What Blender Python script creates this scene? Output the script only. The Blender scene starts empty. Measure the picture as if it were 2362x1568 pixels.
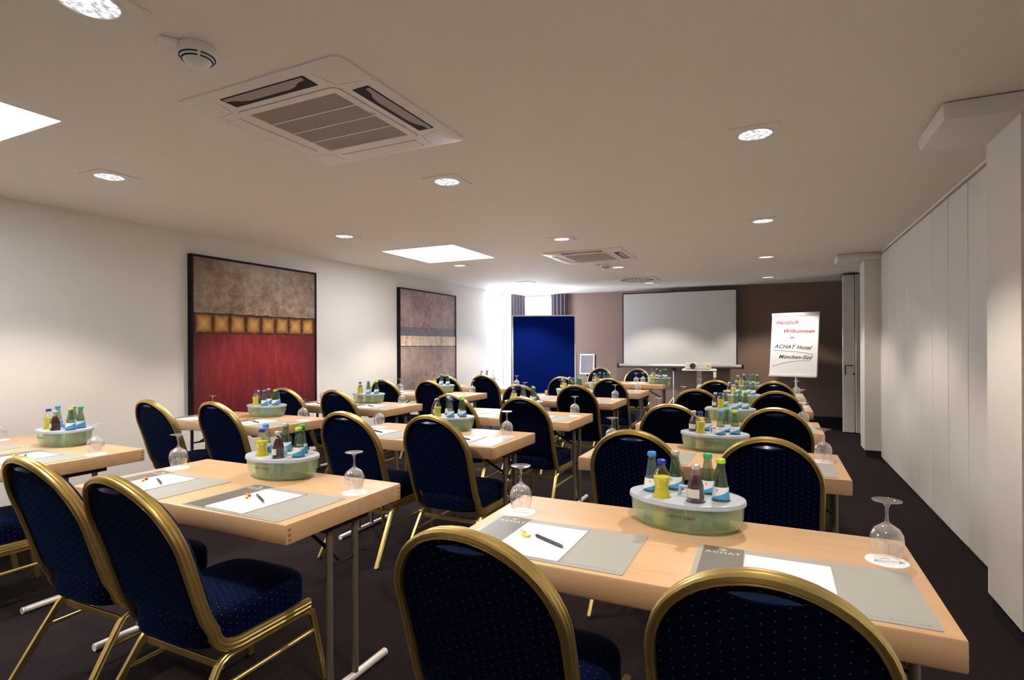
import bpy, bmesh, math, random
from mathutils import Vector, Matrix
random.seed(7)
PI = math.pi
SC = bpy.context.scene
COL = SC.collection

# ------------------------------------------------------------------ camera
CAM_H = 1.34
cd = bpy.data.cameras.new('camera'); cam = bpy.data.objects.new('camera', cd); COL.objects.link(cam)
cd.sensor_width = 36.0; cd.lens = 1273.8/2362*36.0; cd.shift_y = 14.4/2362; cd.clip_start = 0.03
cam.matrix_world = Matrix.Translation((0, 0, CAM_H)) @ Matrix.Rotation(0.44313, 4, 'Z') @ Matrix.Rotation(PI/2, 4, 'X') @ Matrix.Rotation(-0.00385, 4, 'Z')
SC.camera = cam
# ------------------------------------------------------------------ world and colour
W = bpy.data.worlds.new('world'); SC.world = W; W.use_nodes = True
bg = W.node_tree.nodes['Background']; bg.inputs[0].default_value = (0.88, 0.89, 1.0, 1); bg.inputs[1].default_value = 10.0
VS = SC.view_settings
VS.view_transform = 'Standard'; VS.look = 'None'; VS.gamma = 1.0; VS.use_curve_mapping = False
VS.exposure = 1.33
SC.cycles.transparent_max_bounces = 16
SPOT_W = 48.0            # watts of each recessed downlight
SPOT_COL = (1.0, 0.88, 0.76)
SKY_PANEL = 6.0          # emission of the ceiling light panels

# ------------------------------------------------------------------ room measures
H = 2.438
XL, XR, YB, YF = -5.05, 1.14, 10.98, -2.1
TH = 0.74

# ------------------------------------------------------------------ material helpers
def lin(r, g, b):
    f = lambda c: (c/255.0/12.92) if c/255.0 <= 0.04045 else ((c/255.0+0.055)/1.055)**2.4
    return (f(r), f(g), f(b), 1)
class NT:
    def __init__(s, name):
        s.m = bpy.data.materials.new(name); s.m.use_nodes = True
        s.t = s.m.node_tree; s.b = s.t.nodes['Principled BSDF']; s.out = s.t.nodes['Material Output']
    def n(s, typ, **kw):
        x = s.t.nodes.new(typ)
        for k, v in kw.items(): setattr(x, k, v)
        return x
    def l(s, a, b): s.t.links.new(a, b)
    def put(s, sock, v):
        if hasattr(v, 'is_linked') or isinstance(v, bpy.types.NodeSocket): s.l(v, sock)
        else: sock.default_value = v
    def math(s, op, a, b=0.0, c=None):
        x = s.n('ShaderNodeMath', operation=op); s.put(x.inputs[0], a); s.put(x.inputs[1], b)
        if c is not None: s.put(x.inputs[2], c)
        return x.outputs[0]
    def mix(s, f, a, b):
        x = s.n('ShaderNodeMix', data_type='RGBA'); s.put(x.inputs[0], f); s.put(x.inputs[6], a); s.put(x.inputs[7], b); return x.outputs[2]
    def mixf(s, f, a, b):
        x = s.n('ShaderNodeMix', data_type='FLOAT'); s.put(x.inputs[0], f); s.put(x.inputs[2], a); s.put(x.inputs[3], b); return x.outputs[0]
    def xyz(s, out='Object'):
        tc = s.n('ShaderNodeTexCoord'); sp = s.n('ShaderNodeSeparateXYZ'); s.l(tc.outputs[out], sp.inputs[0])
        return sp.outputs[0], sp.outputs[1], sp.outputs[2]
    def noise(s, scale, detail=3, vec=None, scl=(1, 1, 1), rough=0.55, out='Object'):
        mp = s.n('ShaderNodeMapping'); mp.inputs['Scale'].default_value = scl
        if vec is None: vec = s.n('ShaderNodeTexCoord').outputs[out]
        s.l(vec, mp.inputs[0])
        x = s.n('ShaderNodeTexNoise'); x.inputs['Scale'].default_value = scale; x.inputs['Detail'].default_value = detail; x.inputs['Roughness'].default_value = rough
        s.l(mp.outputs[0], x.inputs['Vector']); return x.outputs[0]
    def ramp(s, f, stops):
        r = s.n('ShaderNodeValToRGB'); s.l(f, r.inputs[0]); e = r.color_ramp.elements
        while len(e) < len(stops): e.new(0.5)
        for k, (p, c) in enumerate(stops): e[k].position = p; e[k].color = c
        return r.outputs[0]
    def bump(s, h, st, dist=0.01):
        x = s.n('ShaderNodeBump'); x.inputs['Strength'].default_value = st; x.inputs['Distance'].default_value = dist
        s.l(h, x.inputs['Height']); s.l(x.outputs[0], s.b.inputs['Normal'])
    def base(s, c, rough=0.5, metal=0.0, spec=0.5):
        s.put(s.b.inputs['Base Color'], c); s.put(s.b.inputs['Roughness'], rough); s.put(s.b.inputs['Metallic'], metal)
        s.b.inputs['Specular IOR Level'].default_value = spec; return s
def plain(name, col, rough=0.5, metal=0.0, spec=0.5, vary=0.06, scale=9.0):
    t = NT(name); nz = t.noise(scale, 3)
    c = (col[0], col[1], col[2], 1); d = tuple(max(0, v*(1-vary)) for v in col[:3])+(1,)
    t.base(t.mix(nz, d, c), rough, metal, spec); return t.m

M = {}
M['wall'] = plain('wall_paint', (0.735, 0.71, 0.675), 0.75, vary=0.02, scale=3)
M['ceil'] = plain('ceiling_paint', (0.81, 0.765, 0.70), 0.8, vary=0.02, scale=2)
M['taupe'] = plain('taupe_wall_paint', (0.265, 0.175, 0.135), 0.75, vary=0.04, scale=3)
M['panel'] = plain('partition_laminate', (0.76, 0.745, 0.71), 0.42, vary=0.02, scale=2)
M['black'] = plain('black_plinth', (0.008, 0.008, 0.009), 0.55)
M['shadow_gap'] = plain('dark_track', (0.02, 0.018, 0.016), 0.6)
M['white'] = plain('white_plastic', (0.80, 0.79, 0.77), 0.4, vary=0.02)
M['unit'] = plain('air_unit_plastic', (0.80, 0.77, 0.74), 0.45, vary=0.02)
M['vane'] = plain('vane_grey', (0.36, 0.33, 0.30), 0.4)
M['slot'] = plain('vent_black', (0.004, 0.004, 0.005), 0.7)
M['alu'] = plain('aluminium', (0.62, 0.62, 0.62), 0.32, 0.8)
M['silver_paint'] = plain('silver_tube', (0.72, 0.71, 0.68), 0.35, 0.35)
M['pole'] = plain('warm_grey_pole', (0.23, 0.20, 0.15), 0.38, 0.55)
M['brace'] = plain('dark_steel', (0.03, 0.028, 0.026), 0.4, 0.6)
M['rubber'] = plain('rubber', (0.02, 0.02, 0.03), 0.6)
M['paper'] = plain('paper_white', (0.86, 0.86, 0.87), 0.7, vary=0.015)
M['mat'] = plain('mat_grey', (0.35, 0.355, 0.335), 0.35, vary=0.03)
M['mat_dark'] = plain('mat_dark_grey', (0.15, 0.148, 0.138), 0.33, vary=0.03)
M['mat_text'] = plain('mat_print', (0.60, 0.60, 0.58), 0.5)
M['mat_url'] = plain('mat_url_print', (0.30, 0.30, 0.28), 0.5)
M['ink_dark'] = plain('ink_dark', (0.03, 0.035, 0.03), 0.6)
M['ink'] = plain('ink_grey', (0.16, 0.16, 0.16), 0.6)
M['ink_red'] = plain('marker_red', (0.30, 0.006, 0.006), 0.9, spec=0.02)
M['ink_black'] = plain('marker_grey', (0.09, 0.09, 0.105), 0.9, spec=0.02)
M['pen'] = plain('pen_gunmetal', (0.07, 0.07, 0.08), 0.28, 0.6)
M['candy_yellow'] = plain('candy_yellow', (0.85, 0.72, 0.12), 0.3)
M['candy_green'] = plain('candy_green', (0.55, 0.62, 0.22), 0.3)
M['candy_red'] = plain('candy_red', (0.80, 0.20, 0.10), 0.3)
M['lid'] = plain('carrier_lid', (0.40, 0.45, 0.52), 0.35, vary=0.02)
M['frame_black'] = plain('frame_black', (0.004, 0.0035, 0.005), 0.6, spec=0.2)
M['screen'] = plain('screen_fabric', (0.58, 0.58, 0.57), 0.7, vary=0.02)
M['screen_edge'] = plain('screen_edge', (0.018, 0.012, 0.03), 0.6)
M['felt'] = plain('blue_felt', (0.001, 0.013, 0.17), 0.9, spec=0.05, vary=0.15, scale=60)
M['alu_light'] = plain('light_aluminium', (0.72, 0.72, 0.73), 0.45, 0.0)
M['grey_panel'] = plain('grey_panel', (0.24, 0.22, 0.22), 0.4)
M['proj'] = plain('projector_grey', (0.60, 0.60, 0.55), 0.4)
M['lens'] = plain('lens_glass', (0.02, 0.05, 0.09), 0.08)
M['amber'] = plain('amber_window', (0.8, 0.45, 0.12), 0.3)
M['joint'] = plain('end_grain', (0.36, 0.20, 0.09), 0.5)
M['cap_sky'] = plain('cap_sky_blue', (0.03, 0.25, 0.72), 0.35)
M['cap_navy'] = plain('cap_deep_blue', (0.008, 0.03, 0.45), 0.35)
M['cap_silver'] = plain('cap_silver', (0.62, 0.62, 0.60), 0.3, 0.6)
M['cap_green'] = plain('cap_green', (0.02, 0.40, 0.10), 0.35)
M['cap_lime'] = plain('cap_lime', (0.42, 0.66, 0.02), 0.35)
M['juice_yellow'] = plain('yellow_juice', (0.66, 0.60, 0.004), 0.35, vary=0.05)
M['juice_red'] = plain('red_juice', (0.035, 0.006, 0.010), 0.2)
M['label_red'] = plain('fruit_label', (0.70, 0.18, 0.08), 0.5)
M['label_white'] = plain('juice_label', (0.66, 0.58, 0.56), 0.5)

def m_carpet():
    t = NT('carpet'); x, y, z = t.xyz()
    f = lambda a, s: t.math('ABSOLUTE', t.math('SUBTRACT', t.math('FRACT', t.math('MULTIPLY', a, s)), 0.5))
    g = t.math('MULTIPLY', f(x, 90.0), f(y, 90.0))
    n1 = t.noise(1.6, 4); n2 = t.noise(260, 2)
    sp = t.math('MULTIPLY', t.math('GREATER_THAN', g, 0.13), n2)
    a = t.mix(n1, (0.0062, 0.0042, 0.0048, 1), (0.0145, 0.0100, 0.0115, 1))
    t.base(t.mix(sp, a, (0.075, 0.052, 0.055, 1)), 0.95, spec=0.1)
    t.bump(n2, 0.5, 0.004); return t.m
M['carpet'] = m_carpet()
def m_beech():
    t = NT('beech_wood')
    w = t.noise(3.2, 4, scl=(0.7, 9, 9)); g = t.noise(26, 3, scl=(0.6, 14, 14)); k = t.noise(1.3, 2)
    c = t.ramp(w, [(0.25, (0.53, 0.330, 0.178, 1)), (0.75, (0.64, 0.415, 0.245, 1))])
    c2 = t.mix(t.math('MULTIPLY', g, 0.4), c, (0.43, 0.27, 0.13, 1))
    t.base(t.mix(t.math('MULTIPLY', k, 0.2), c2, (0.60, 0.42, 0.25, 1)), 0.36, spec=0.45); return t.m
M['beech'] = m_beech()
def m_gold(name, col):
    t = NT(name); n = t.noise(14, 3)
    t.base(t.mix(n, tuple(v*0.86 for v in col)+(1,), col+(1,)), 0.33, 0.9); return t.m
M['gold'] = m_gold('gold_lacquer', (0.74, 0.56, 0.20))
def m_fabric():
    t = NT('navy_dotted_fabric'); x, y, z = t.xyz()
    tc = t.n('ShaderNodeTexCoord'); sn = t.n('ShaderNodeSeparateXYZ'); t.l(tc.outputs['Normal'], sn.inputs[0])
    nx, ny, nz = [t.math('ABSOLUTE', o) for o in sn.outputs]
    top = t.math('GREATER_THAN', nz, 0.62); side = t.math('GREATER_THAN', nx, ny)
    u = t.mixf(t.math('MULTIPLY', side, t.math('SUBTRACT', 1.0, top)), x, y); v = t.mixf(top, z, y)
    s = 1/0.0235
    uu = t.math('MULTIPLY', t.math('ADD', u, 5.0), s); col = t.math('FLOOR', uu); par = t.math('MODULO', col, 2.0)
    vv = t.math('ADD', t.math('MULTIPLY', t.math('ADD', v, 5.0), s), t.math('MULTIPLY', par, 0.5))
    du = t.math('SUBTRACT', t.math('FRACT', uu), 0.5); dv = t.math('SUBTRACT', t.math('FRACT', vv), 0.5)
    d2 = t.math('ADD', t.math('MULTIPLY', du, du), t.math('MULTIPLY', dv, dv))
    dot = t.math('LESS_THAN', d2, 0.0050)
    nzz = t.noise(220, 2)
    base = t.mix(nzz, (0.00005, 0.0009, 0.0100, 1), (0.0001, 0.0022, 0.0225, 1))
    t.base(t.mix(dot, base, (0.13, 0.11, 0.09, 1)), 0.75, spec=0.06)
    t.b.inputs['Sheen Weight'].default_value = 0.16; t.b.inputs['Sheen Roughness'].default_value = 0.45; t.b.inputs['Sheen Tint'].default_value = (0.01, 0.14, 0.55, 1)
    t.bump(nzz, 0.25, 0.002); return t.m
M['fabric'] = m_fabric()
M['grip'] = plain('navy_grip', (0.008, 0.045, 0.20), 0.25, vary=0.1)
def m_curtain():
    t = NT('grey_curtain'); n = t.noise(30, 3, scl=(1, 1, 0.1))
    t.base(t.mix(n, (0.10, 0.085, 0.11, 1), (0.17, 0.145, 0.17, 1)), 0.85); return t.m
M['curtain'] = m_curtain()
def thin_glass(name, tint, gloss=0.06, edge=(1, 1, 1), body=0.0, bcol=(1, 1, 1), edge_amt=0.5):
    t = NT(name); t.t.nodes.remove(t.b)
    tr = t.n('ShaderNodeBsdfTransparent'); tr.inputs[0].default_value = tint+(1,)
    gl = t.n('ShaderNodeBsdfGlossy'); gl.inputs['Roughness'].default_value = 0.04; gl.inputs[0].default_value = edge+(1,)
    lw = t.n('ShaderNodeLayerWeight'); lw.inputs[0].default_value = 0.32
    f = t.math('ADD', t.math('MULTIPLY', t.math('POWER', lw.outputs['Facing'], 2.0), edge_amt), gloss)
    mx = t.n('ShaderNodeMixShader'); t.l(f, mx.inputs[0]); t.l(tr.outputs[0], mx.inputs[1]); t.l(gl.outputs[0], mx.inputs[2])
    last = mx.outputs[0]
    if body > 0:
        df = t.n('ShaderNodeBsdfTranslucent'); df.inputs[0].default_value = bcol+(1,)
        d2 = t.n('ShaderNodeBsdfDiffuse'); d2.inputs[0].default_value = bcol+(1,)
        m3 = t.n('ShaderNodeMixShader'); m3.inputs[0].default_value = 0.5; t.l(df.outputs[0], m3.inputs[1]); t.l(d2.outputs[0], m3.inputs[2])
        nz = t.noise(6, 1); fb = t.math('MULTIPLY', t.math('ADD', nz, 0.5), body)
        m2 = t.n('ShaderNodeMixShader'); t.l(fb, m2.inputs[0]); t.l(last, m2.inputs[1]); t.l(m3.outputs[0], m2.inputs[2]); last = m2.outputs[0]
    t.l(last, t.out.inputs[0]); return t.m
M['glass'] = thin_glass('wine_glass', (0.975, 0.98, 0.985), 0.10, edge_amt=0.85, body=0.035, bcol=(0.9, 0.9, 0.92))
M['pane'] = thin_glass('window_pane', (0.96, 0.98, 0.98), 0.04)
M['bottle_green'] = thin_glass('green_bottle', (0.50, 0.62, 0.50), 0.09, (0.85, 1, 0.85), 0.06, (0.20, 0.34, 0.22))
M['bottle_teal'] = thin_glass('teal_bottle', (0.58, 0.74, 0.68), 0.09, (0.85, 1, 0.95), 0.06, (0.25, 0.42, 0.40))
M['bottle_clear'] = thin_glass('clear_bottle', (0.93, 0.94, 0.92), 0.09)
M['bowl'] = thin_glass('carrier_bowl', (0.955, 0.99, 0.945), 0.05, (0.9, 1, 0.9), 0.20, (0.70, 0.96, 0.72))
def m_water_label():
    t = NT('water_label'); x, y, z = t.xyz()
    ang = t.math('ARCTAN2', x, t.math('MULTIPLY', y, -1.0))
    edge = t.math('ADD', z, t.math('MULTIPLY', ang, -0.010))
    c = t.mix(t.math('LESS_THAN', edge, 0.112), (0.80, 0.82, 0.84, 1), (0.05, 0.33, 0.66, 1))
    rr = t.math('ADD', t.math('POWER', t.math('DIVIDE', t.math('ADD', ang, 0.2), 0.16), 2.0), t.math('POWER', t.math('DIVIDE', t.math('SUBTRACT', z, 0.128), 0.004), 2.0))
    t.base(t.mix(t.math('LESS_THAN', rr, 1.0), c, (0.72, 0.35, 0.36, 1)), 0.45); return t.m
M['water_label'] = m_water_label()
def emis(name, col, st, pattern=False):
    t = NT(name); t.t.nodes.remove(t.b); e = t.n('ShaderNodeEmission'); e.inputs[0].default_value = col+(1,)
    if pattern:
        n = t.noise(42, 2); t.l(t.math('MULTIPLY', t.math('ADD', t.math('POWER', n, 4.5), 0.02), st*6), e.inputs[1])
    else: e.inputs[1].default_value = st
    t.l(e.outputs[0], t.out.inputs[0]); return t.m
M['lamp'] = emis('downlight_glass', (1.0, 0.98, 0.97), 1.1, True)
M['skypanel'] = emis('light_panel', (0.97, 0.97, 1.0), SKY_PANEL)
def m_paint_red():
    t = NT('abstract_canvas_red'); x, y, z = t.xyz()
    jag = t.math('MULTIPLY', t.math('SUBTRACT', t.noise(14, 3), 0.5), 0.035); zz = t.math('ADD', z, jag)
    n = t.noise(2.0, 6, rough=0.65); n2 = t.noise(13, 5, rough=0.7); nv = t.noise(9, 5, scl=(1, 3.0, 0.5), rough=0.7)
    mot = t.math('ADD', t.math('MULTIPLY', n, 0.55), t.math('MULTIPLY', n2, 0.45))
    up = t.ramp(mot, [(0.36, (0.19, 0.105, 0.045, 1)), (0.48, (0.38, 0.27, 0.19, 1)), (0.60, (0.56, 0.49, 0.43, 1))])
    up = t.mix(t.math('MULTIPLY', t.math('SUBTRACT', z, 1.8), 1.2), up, (0.17, 0.115, 0.10, 1))
    rd = t.ramp(t.math('ADD', t.math('MULTIPLY', nv, 0.7), t.math('MULTIPLY', n, 0.3)), [(0.30, (0.11, 0.008, 0.013, 1)), (0.52, (0.23, 0.012, 0.017, 1)), (0.74, (0.40, 0.035, 0.03, 1))])
    rd = t.mix(t.math('MULTIPLY', t.math('SUBTRACT', 1.15, z), 1.1), rd, (0.075, 0.008, 0.014, 1))
    cell = t.math('FRACT', t.math('MULTIPLY', t.math('ADD', t.math('SUBTRACT', y, 3.47), t.math('MULTIPLY', jag, 0.4)), 8/1.51))
    d = t.math('ABSOLUTE', t.math('SUBTRACT', cell, 0.5)); dz = t.math('DIVIDE', t.math('ABSOLUTE', t.math('SUBTRACT', zz, 1.578)), 0.2)
    e = t.math('MAXIMUM', d, dz)
    og = t.ramp(t.math('ADD', e, t.math('MULTIPLY', t.math('SUBTRACT', n2, 0.5), 0.2)), [(0.05, (0.66, 0.40, 0.13, 1)), (0.30, (0.46, 0.20, 0.035, 1)), (0.44, (0.10, 0.03, 0.008, 1)), (0.5, (0.02, 0.008, 0.006, 1))])
    ed = t.math('POWER', t.math('MINIMUM', t.math('DIVIDE', t.math('ABSOLUTE', t.math('SUBTRACT', y, 4.225)), 0.80), 1.0), 3.0)
    rd = t.mix(t.math('MULTIPLY', ed, 0.75), rd, (0.07, 0.012, 0.016, 1)); up = t.mix(t.math('MULTIPLY', ed, 0.6), up, (0.12, 0.06, 0.025, 1))
    c = t.mix(t.math('GREATER_THAN', zz, 1.68), rd, up); band = t.math('LESS_THAN', t.math('ABSOLUTE', t.math('SUBTRACT', zz, 1.578)), 0.103)
    t.base(t.mix(band, c, og), 0.6, spec=0.3); t.bump(mot, 0.35, 0.01); return t.m
def m_paint_mauve():
    t = NT('abstract_canvas_mauve'); x, y, z = t.xyz()
    jag = t.math('MULTIPLY', t.math('SUBTRACT', t.noise(16, 3), 0.5), 0.03); zz = t.math('ADD', z, jag)
    n = t.noise(1.9, 6, rough=0.65); n2 = t.noise(14, 5, rough=0.7); mot = t.math('ADD', t.math('MULTIPLY', n, 0.6), t.math('MULTIPLY', n2, 0.4))
    up = t.ramp(mot, [(0.36, (0.16, 0.095, 0.105, 1)), (0.48, (0.31, 0.20, 0.20, 1)), (0.60, (0.47, 0.33, 0.31, 1))])
    dn = t.ramp(mot, [(0.36, (0.17, 0.12, 0.11, 1)), (0.48, (0.33, 0.235, 0.20, 1)), (0.60, (0.43, 0.32, 0.27, 1))])
    dn = t.mix(t.math('MULTIPLY', t.math('SUBTRACT', 1.0, z), 1.6), dn, (0.09, 0.06, 0.065, 1))
    bl = t.ramp(n2, [(0.3, (0.11, 0.10, 0.13, 1)), (0.7, (0.25, 0.22, 0.26, 1))])
    cr = t.ramp(t.math('ADD', t.math('MULTIPLY', n2, 0.6), t.math('MULTIPLY', t.noise(6, 2, scl=(1, 3, .3)), 0.4)), [(0.34, (0.45, 0.22, 0.10, 1)), (0.46, (0.78, 0.57, 0.40, 1)), (0.62, (0.86, 0.76, 0.63, 1))])
    c = t.mix(t.math('GREATER_THAN', zz, 1.64), bl, up); c = t.mix(t.math('LESS_THAN', zz, 1.505), c, cr)
    c = t.mix(t.math('LESS_THAN', zz, 1.352), c, (0.03, 0.02, 0.02, 1)); c = t.mix(t.math('LESS_THAN', zz, 1.34), c, dn)
    t.base(c, 0.6, spec=0.3); t.bump(mot, 0.3, 0.01); return t.m
M['art_red'] = m_paint_red(); M['art_mauve'] = m_paint_mauve()
def m_grille():
    t = NT('intake_grille'); x, y, z = t.xyz()
    f = lambda a, s: t.math('GREATER_THAN', t.math('FRACT', t.math('MULTIPLY', a, s)), 0.45)
    g = t.math('MULTIPLY', f(x, 70.0), f(y, 70.0))
    t.base(t.mix(g, (0.36, 0.31, 0.27, 1), (0.17, 0.145, 0.12, 1)), 0.6); return t.m
M['grille'] = m_grille()

# ------------------------------------------------------------------ mesh helpers
def mesh(name, V, F, mat, smooth=None):
    me = bpy.data.meshes.new(name); me.from_pydata([tuple(v) for v in V], [], F); me.update()
    if mat: me.materials.append(M[mat] if isinstance(mat, str) else mat)
    if smooth:
        for p in me.polygons: p.use_smooth = True
        me.set_sharp_from_angle(angle=math.radians(smooth))
    return me
def link(name, me, parent=None, loc=None, rot=None):
    o = bpy.data.objects.new(name, me); COL.objects.link(o)
    if parent: o.parent = parent
    if loc is not None: o.location = loc
    if rot is not None: o.rotation_euler = rot
    return o
def tag(o, label, cat, group=None):
    o['label'] = label; o['category'] = cat
    if group: o['group'] = group
    return o
def empty(name, loc, rz=0.0):
    o = bpy.data.objects.new(name, None); COL.objects.link(o); o.location = loc; o.rotation_euler = (0, 0, rz); o.empty_display_size = 0.05; return o
class B:
    """mesh builder"""
    def __init__(s): s.V = []; s.F = []
    def add(s, V, F):
        k = len(s.V); s.V += [tuple(v) for v in V]; s.F += [tuple(i+k for i in f) for f in F]; return s
    def box(s, x0, x1, y0, y1, z0, z1, bev=0.0):
        if bev <= 0:
            V = [(x, y, z) for z in (z0, z1) for y in (y0, y1) for x in (x0, x1)]
            return s.add(V, [(0, 2, 3, 1), (4, 5, 7, 6), (0, 1, 5, 4), (2, 6, 7, 3), (0, 4, 6, 2), (1, 3, 7, 5)])
        bm = bmesh.new(); bmesh.ops.create_cube(bm, size=1)
        for v in bm.verts: v.co = ((x0+x1)/2+v.co.x*(x1-x0), (y0+y1)/2+v.co.y*(y1-y0), (z0+z1)/2+v.co.z*(z1-z0))
        bmesh.ops.bevel(bm, geom=bm.edges[:], offset=bev, segments=2, affect='EDGES', profile=0.5)
        bm.verts.index_update(); s.add([v.co[:] for v in bm.verts], [tuple(v.index for v in f.verts) for f in bm.faces]); bm.free(); return s
    def lathe(s, prof, n=20, c=(0, 0, 0), closed_ends=True):
        k = len(prof); V = []; F = []
        for i in range(n):
            a = 2*PI*i/n
            for r, z in prof: V.append((c[0]+r*math.cos(a), c[1]+r*math.sin(a), c[2]+z))
        for i in range(n):
            j = (i+1) % n
            for q in range(k-1): F.append((i*k+q, j*k+q, j*k+q+1, i*k+q+1))
        if closed_ends:
            if prof[0][0] > 1e-6: F.append(tuple(i*k for i in range(n))[::-1])
            if prof[-1][0] > 1e-6: F.append(tuple(i*k+k-1 for i in range(n)))
        return s.add(V, F)
    def sweep(s, path, prof, frames=None, closed=False, caps=True):
        """path: points; prof: list of (a,b) in frame axes; frames: list of (A,Bv)"""
        P = [Vector(p) for p in path]; n = len(P); k = len(prof); V = []; F = []
        up = None
        for i in range(n):
            if frames: A, Bv = frames[i]
            else:
                T = (P[min(i+1, n-1)]-P[max(i-1, 0)]).normalized()
                if up is None: up = Vector((0, 0, 1)) if abs(T.z) < 0.9 else Vector((1, 0, 0))
                A = (up-T*up.dot(T)).normalized(); up = A; Bv = T.cross(A)
            for a, b in prof: V.append(P[i]+A*a+Bv*b)
        for i in range(n-1):
            for q in range(k): F.append((i*k+q, i*k+(q+1) % k, (i+1)*k+(q+1) % k, (i+1)*k+q))
        if caps: F.append(tuple(range(k))[::-1]); F.append(tuple((n-1)*k+q for q in range(k)))
        return s.add(V, F)
    def tube(s, path, r, n=10): return s.sweep(path, [(r*math.cos(2*PI*i/n), r*math.sin(2*PI*i/n)) for i in range(n)])
    def rings(s, rings, cap0=True, cap1=True):
        k = len(rings[0]); V = [p for r in rings for p in r]; F = []
        for i in range(len(rings)-1):
            for q in range(k): F.append((i*k+q, i*k+(q+1) % k, (i+1)*k+(q+1) % k, (i+1)*k+q))
        if cap0: F.append(tuple(range(k))[::-1])
        if cap1: F.append(tuple((len(rings)-1)*k+q for q in range(k)))
        return s.add(V, F)
    def me(s, name, mat, smooth=None):
        m = mesh(name, s.V, s.F, mat, smooth)
        bm = bmesh.new(); bm.from_mesh(m); bmesh.ops.recalc_face_normals(bm, faces=bm.faces[:]); bm.to_mesh(m); bm.free()
        if smooth: m.set_sharp_from_angle(angle=math.radians(smooth))
        return m
def struct(name, b, mat, parent=None, smooth=None):
    o = link(name, b.me(name, mat, smooth), parent); 
    if parent is None: o['kind'] = 'structure'
    return o
def text_me(txt, size, mat, ext=0.0002, shear=0.0, align='CENTER', spacing=1.0, bold=0.0):
    c = bpy.data.curves.new('lettering', 'FONT'); c.body = txt; c.size = size; c.extrude = ext; c.shear = shear
    c.align_x = align; c.align_y = 'CENTER'; c.resolution_u = 2; c.space_character = spacing; c.offset = bold
    o = bpy.data.objects.new('lettering', c); COL.objects.link(o)
    bpy.context.view_layer.update(); dg = bpy.context.evaluated_depsgraph_get()
    me = bpy.data.meshes.new_from_object(o.evaluated_get(dg)); me.materials.clear(); me.materials.append(M[mat])
    bpy.data.objects.remove(o); return me
def copy_tree(o, parent=None):
    c = o.copy(); COL.objects.link(c)
    if parent is not None: c.parent = parent
    for ch in list(o.children): copy_tree(ch, c)
    return c
def drop(o):
    for ch in list(o.children): drop(ch)
    bpy.data.objects.remove(o)
def arc(c, r0, r1, a0, a1, n, f):
    return [f(c[0]+r0*math.cos(a0+(a1-a0)*i/n), c[1]+r1*math.sin(a0+(a1-a0)*i/n)) for i in range(n+1)]

# ------------------------------------------------------------------ the room
struct('floor', B().box(XL-.2, XR+.3, YF-.2, YB+.2, -.06, 0), 'carpet')
# ceiling with two openings for the light panels
P1 = (-4.09, -3.115, 0.50, 1.487); P2 = (-4.09, -3.13, 5.115, 6.105)
b = B(); zc = (H, H+.08)
b.box(XL-.2, P1[0], YF-.2, YB+.2, *zc); b.box(P1[1], XR+.3, YF-.2, YB+.2, *zc)
for y0, y1 in ((YF-.2, P1[2]), (P1[3], P2[2]), (P2[3], YB+.2)): b.box(P1[0], P1[1], y0, y1, *zc)
b.box(P2[1], P1[1]+.001, P2[2], P2[3], *zc)
struct('ceiling', b, 'ceil')
# left wall with window opening, back wall with window opening
WL = (9.55, 10.40, 0.06, 2.432); WB = (-5.0, -4.27, 0.06, 2.432)
b = B(); b.box(XL-.2, XL, YF-.2, WL[0], 0, H).box(XL-.2, XL, WL[1], YB+.2, 0, H).box(XL-.2, XL, WL[0], WL[1], 0, WL[2]).box(XL-.2, XL, WL[0], WL[1], WL[3], H)
struct('wall_left', b, 'wall')
b = B(); b.box(XL, WB[0], YB, YB+.2, 0, H).box(WB[1], XR+.3, YB, YB+.2, 0, H).box(WB[0], WB[1], YB, YB+.2, 0, WB[2]).box(WB[0], WB[1], YB, YB+.2, WB[3], H)
struct('wall_back', b, 'taupe')
struct('wall_rear', B().box(XL, XR+.3, YF-.2, YF, 0, H), 'wall')
def window(name, along, a0, a1, z0, z1, fix):
    b = B()
    def bx(u0, u1, w0, w1, d0, d1):
        if along == 'y': b.box(fix+d0, fix+d1, u0, u1, w0, w1)
        else: b.box(u0, u1, fix+d0, fix+d1, w0, w1)
    t = .045; bx(a0, a0+t, z0, z1, -.03, .03); bx(a1-t, a1, z0, z1, -.03, .03); bx(a0+t, a1-t, z0, z0+t, -.03, .03); bx(a0+t, a1-t, z1-t, z1, -.03, .03)
    o = struct(name, b, 'white')
    p = B()
    if along == 'y': p.box(fix-.004, fix+.004, a0+t, a1-t, z0+t, z1-t)
    else: p.box(a0+t, a1-t, fix-.004, fix+.004, z0+t, z1-t)
    link('pane', p.me('pane', 'pane'), o)
window('window_1', 'y', *WL, XL-.12); window('window_2', 'x', *WB, YB+.12)
for nm, loc, rot, sx in (('portal_left', (XL-.19, sum(WL[:2])/2, 1.26), (0, -PI/2, 0), .7), ('portal_back', (sum(WB[:2])/2, YB+.19, 1.26), (-PI/2, 0, 0), .7)):
    L = bpy.data.lights.new(nm, 'AREA'); L.shape = 'RECTANGLE'; L.cycles.is_portal = True
    if nm == 'portal_left': L.size, L.size_y = 2.37, .85
    else: L.size, L.size_y = .73, 2.37
    o = bpy.data.objects.new(nm, L); COL.objects.link(o); o.location = loc; o.rotation_euler = rot
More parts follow.
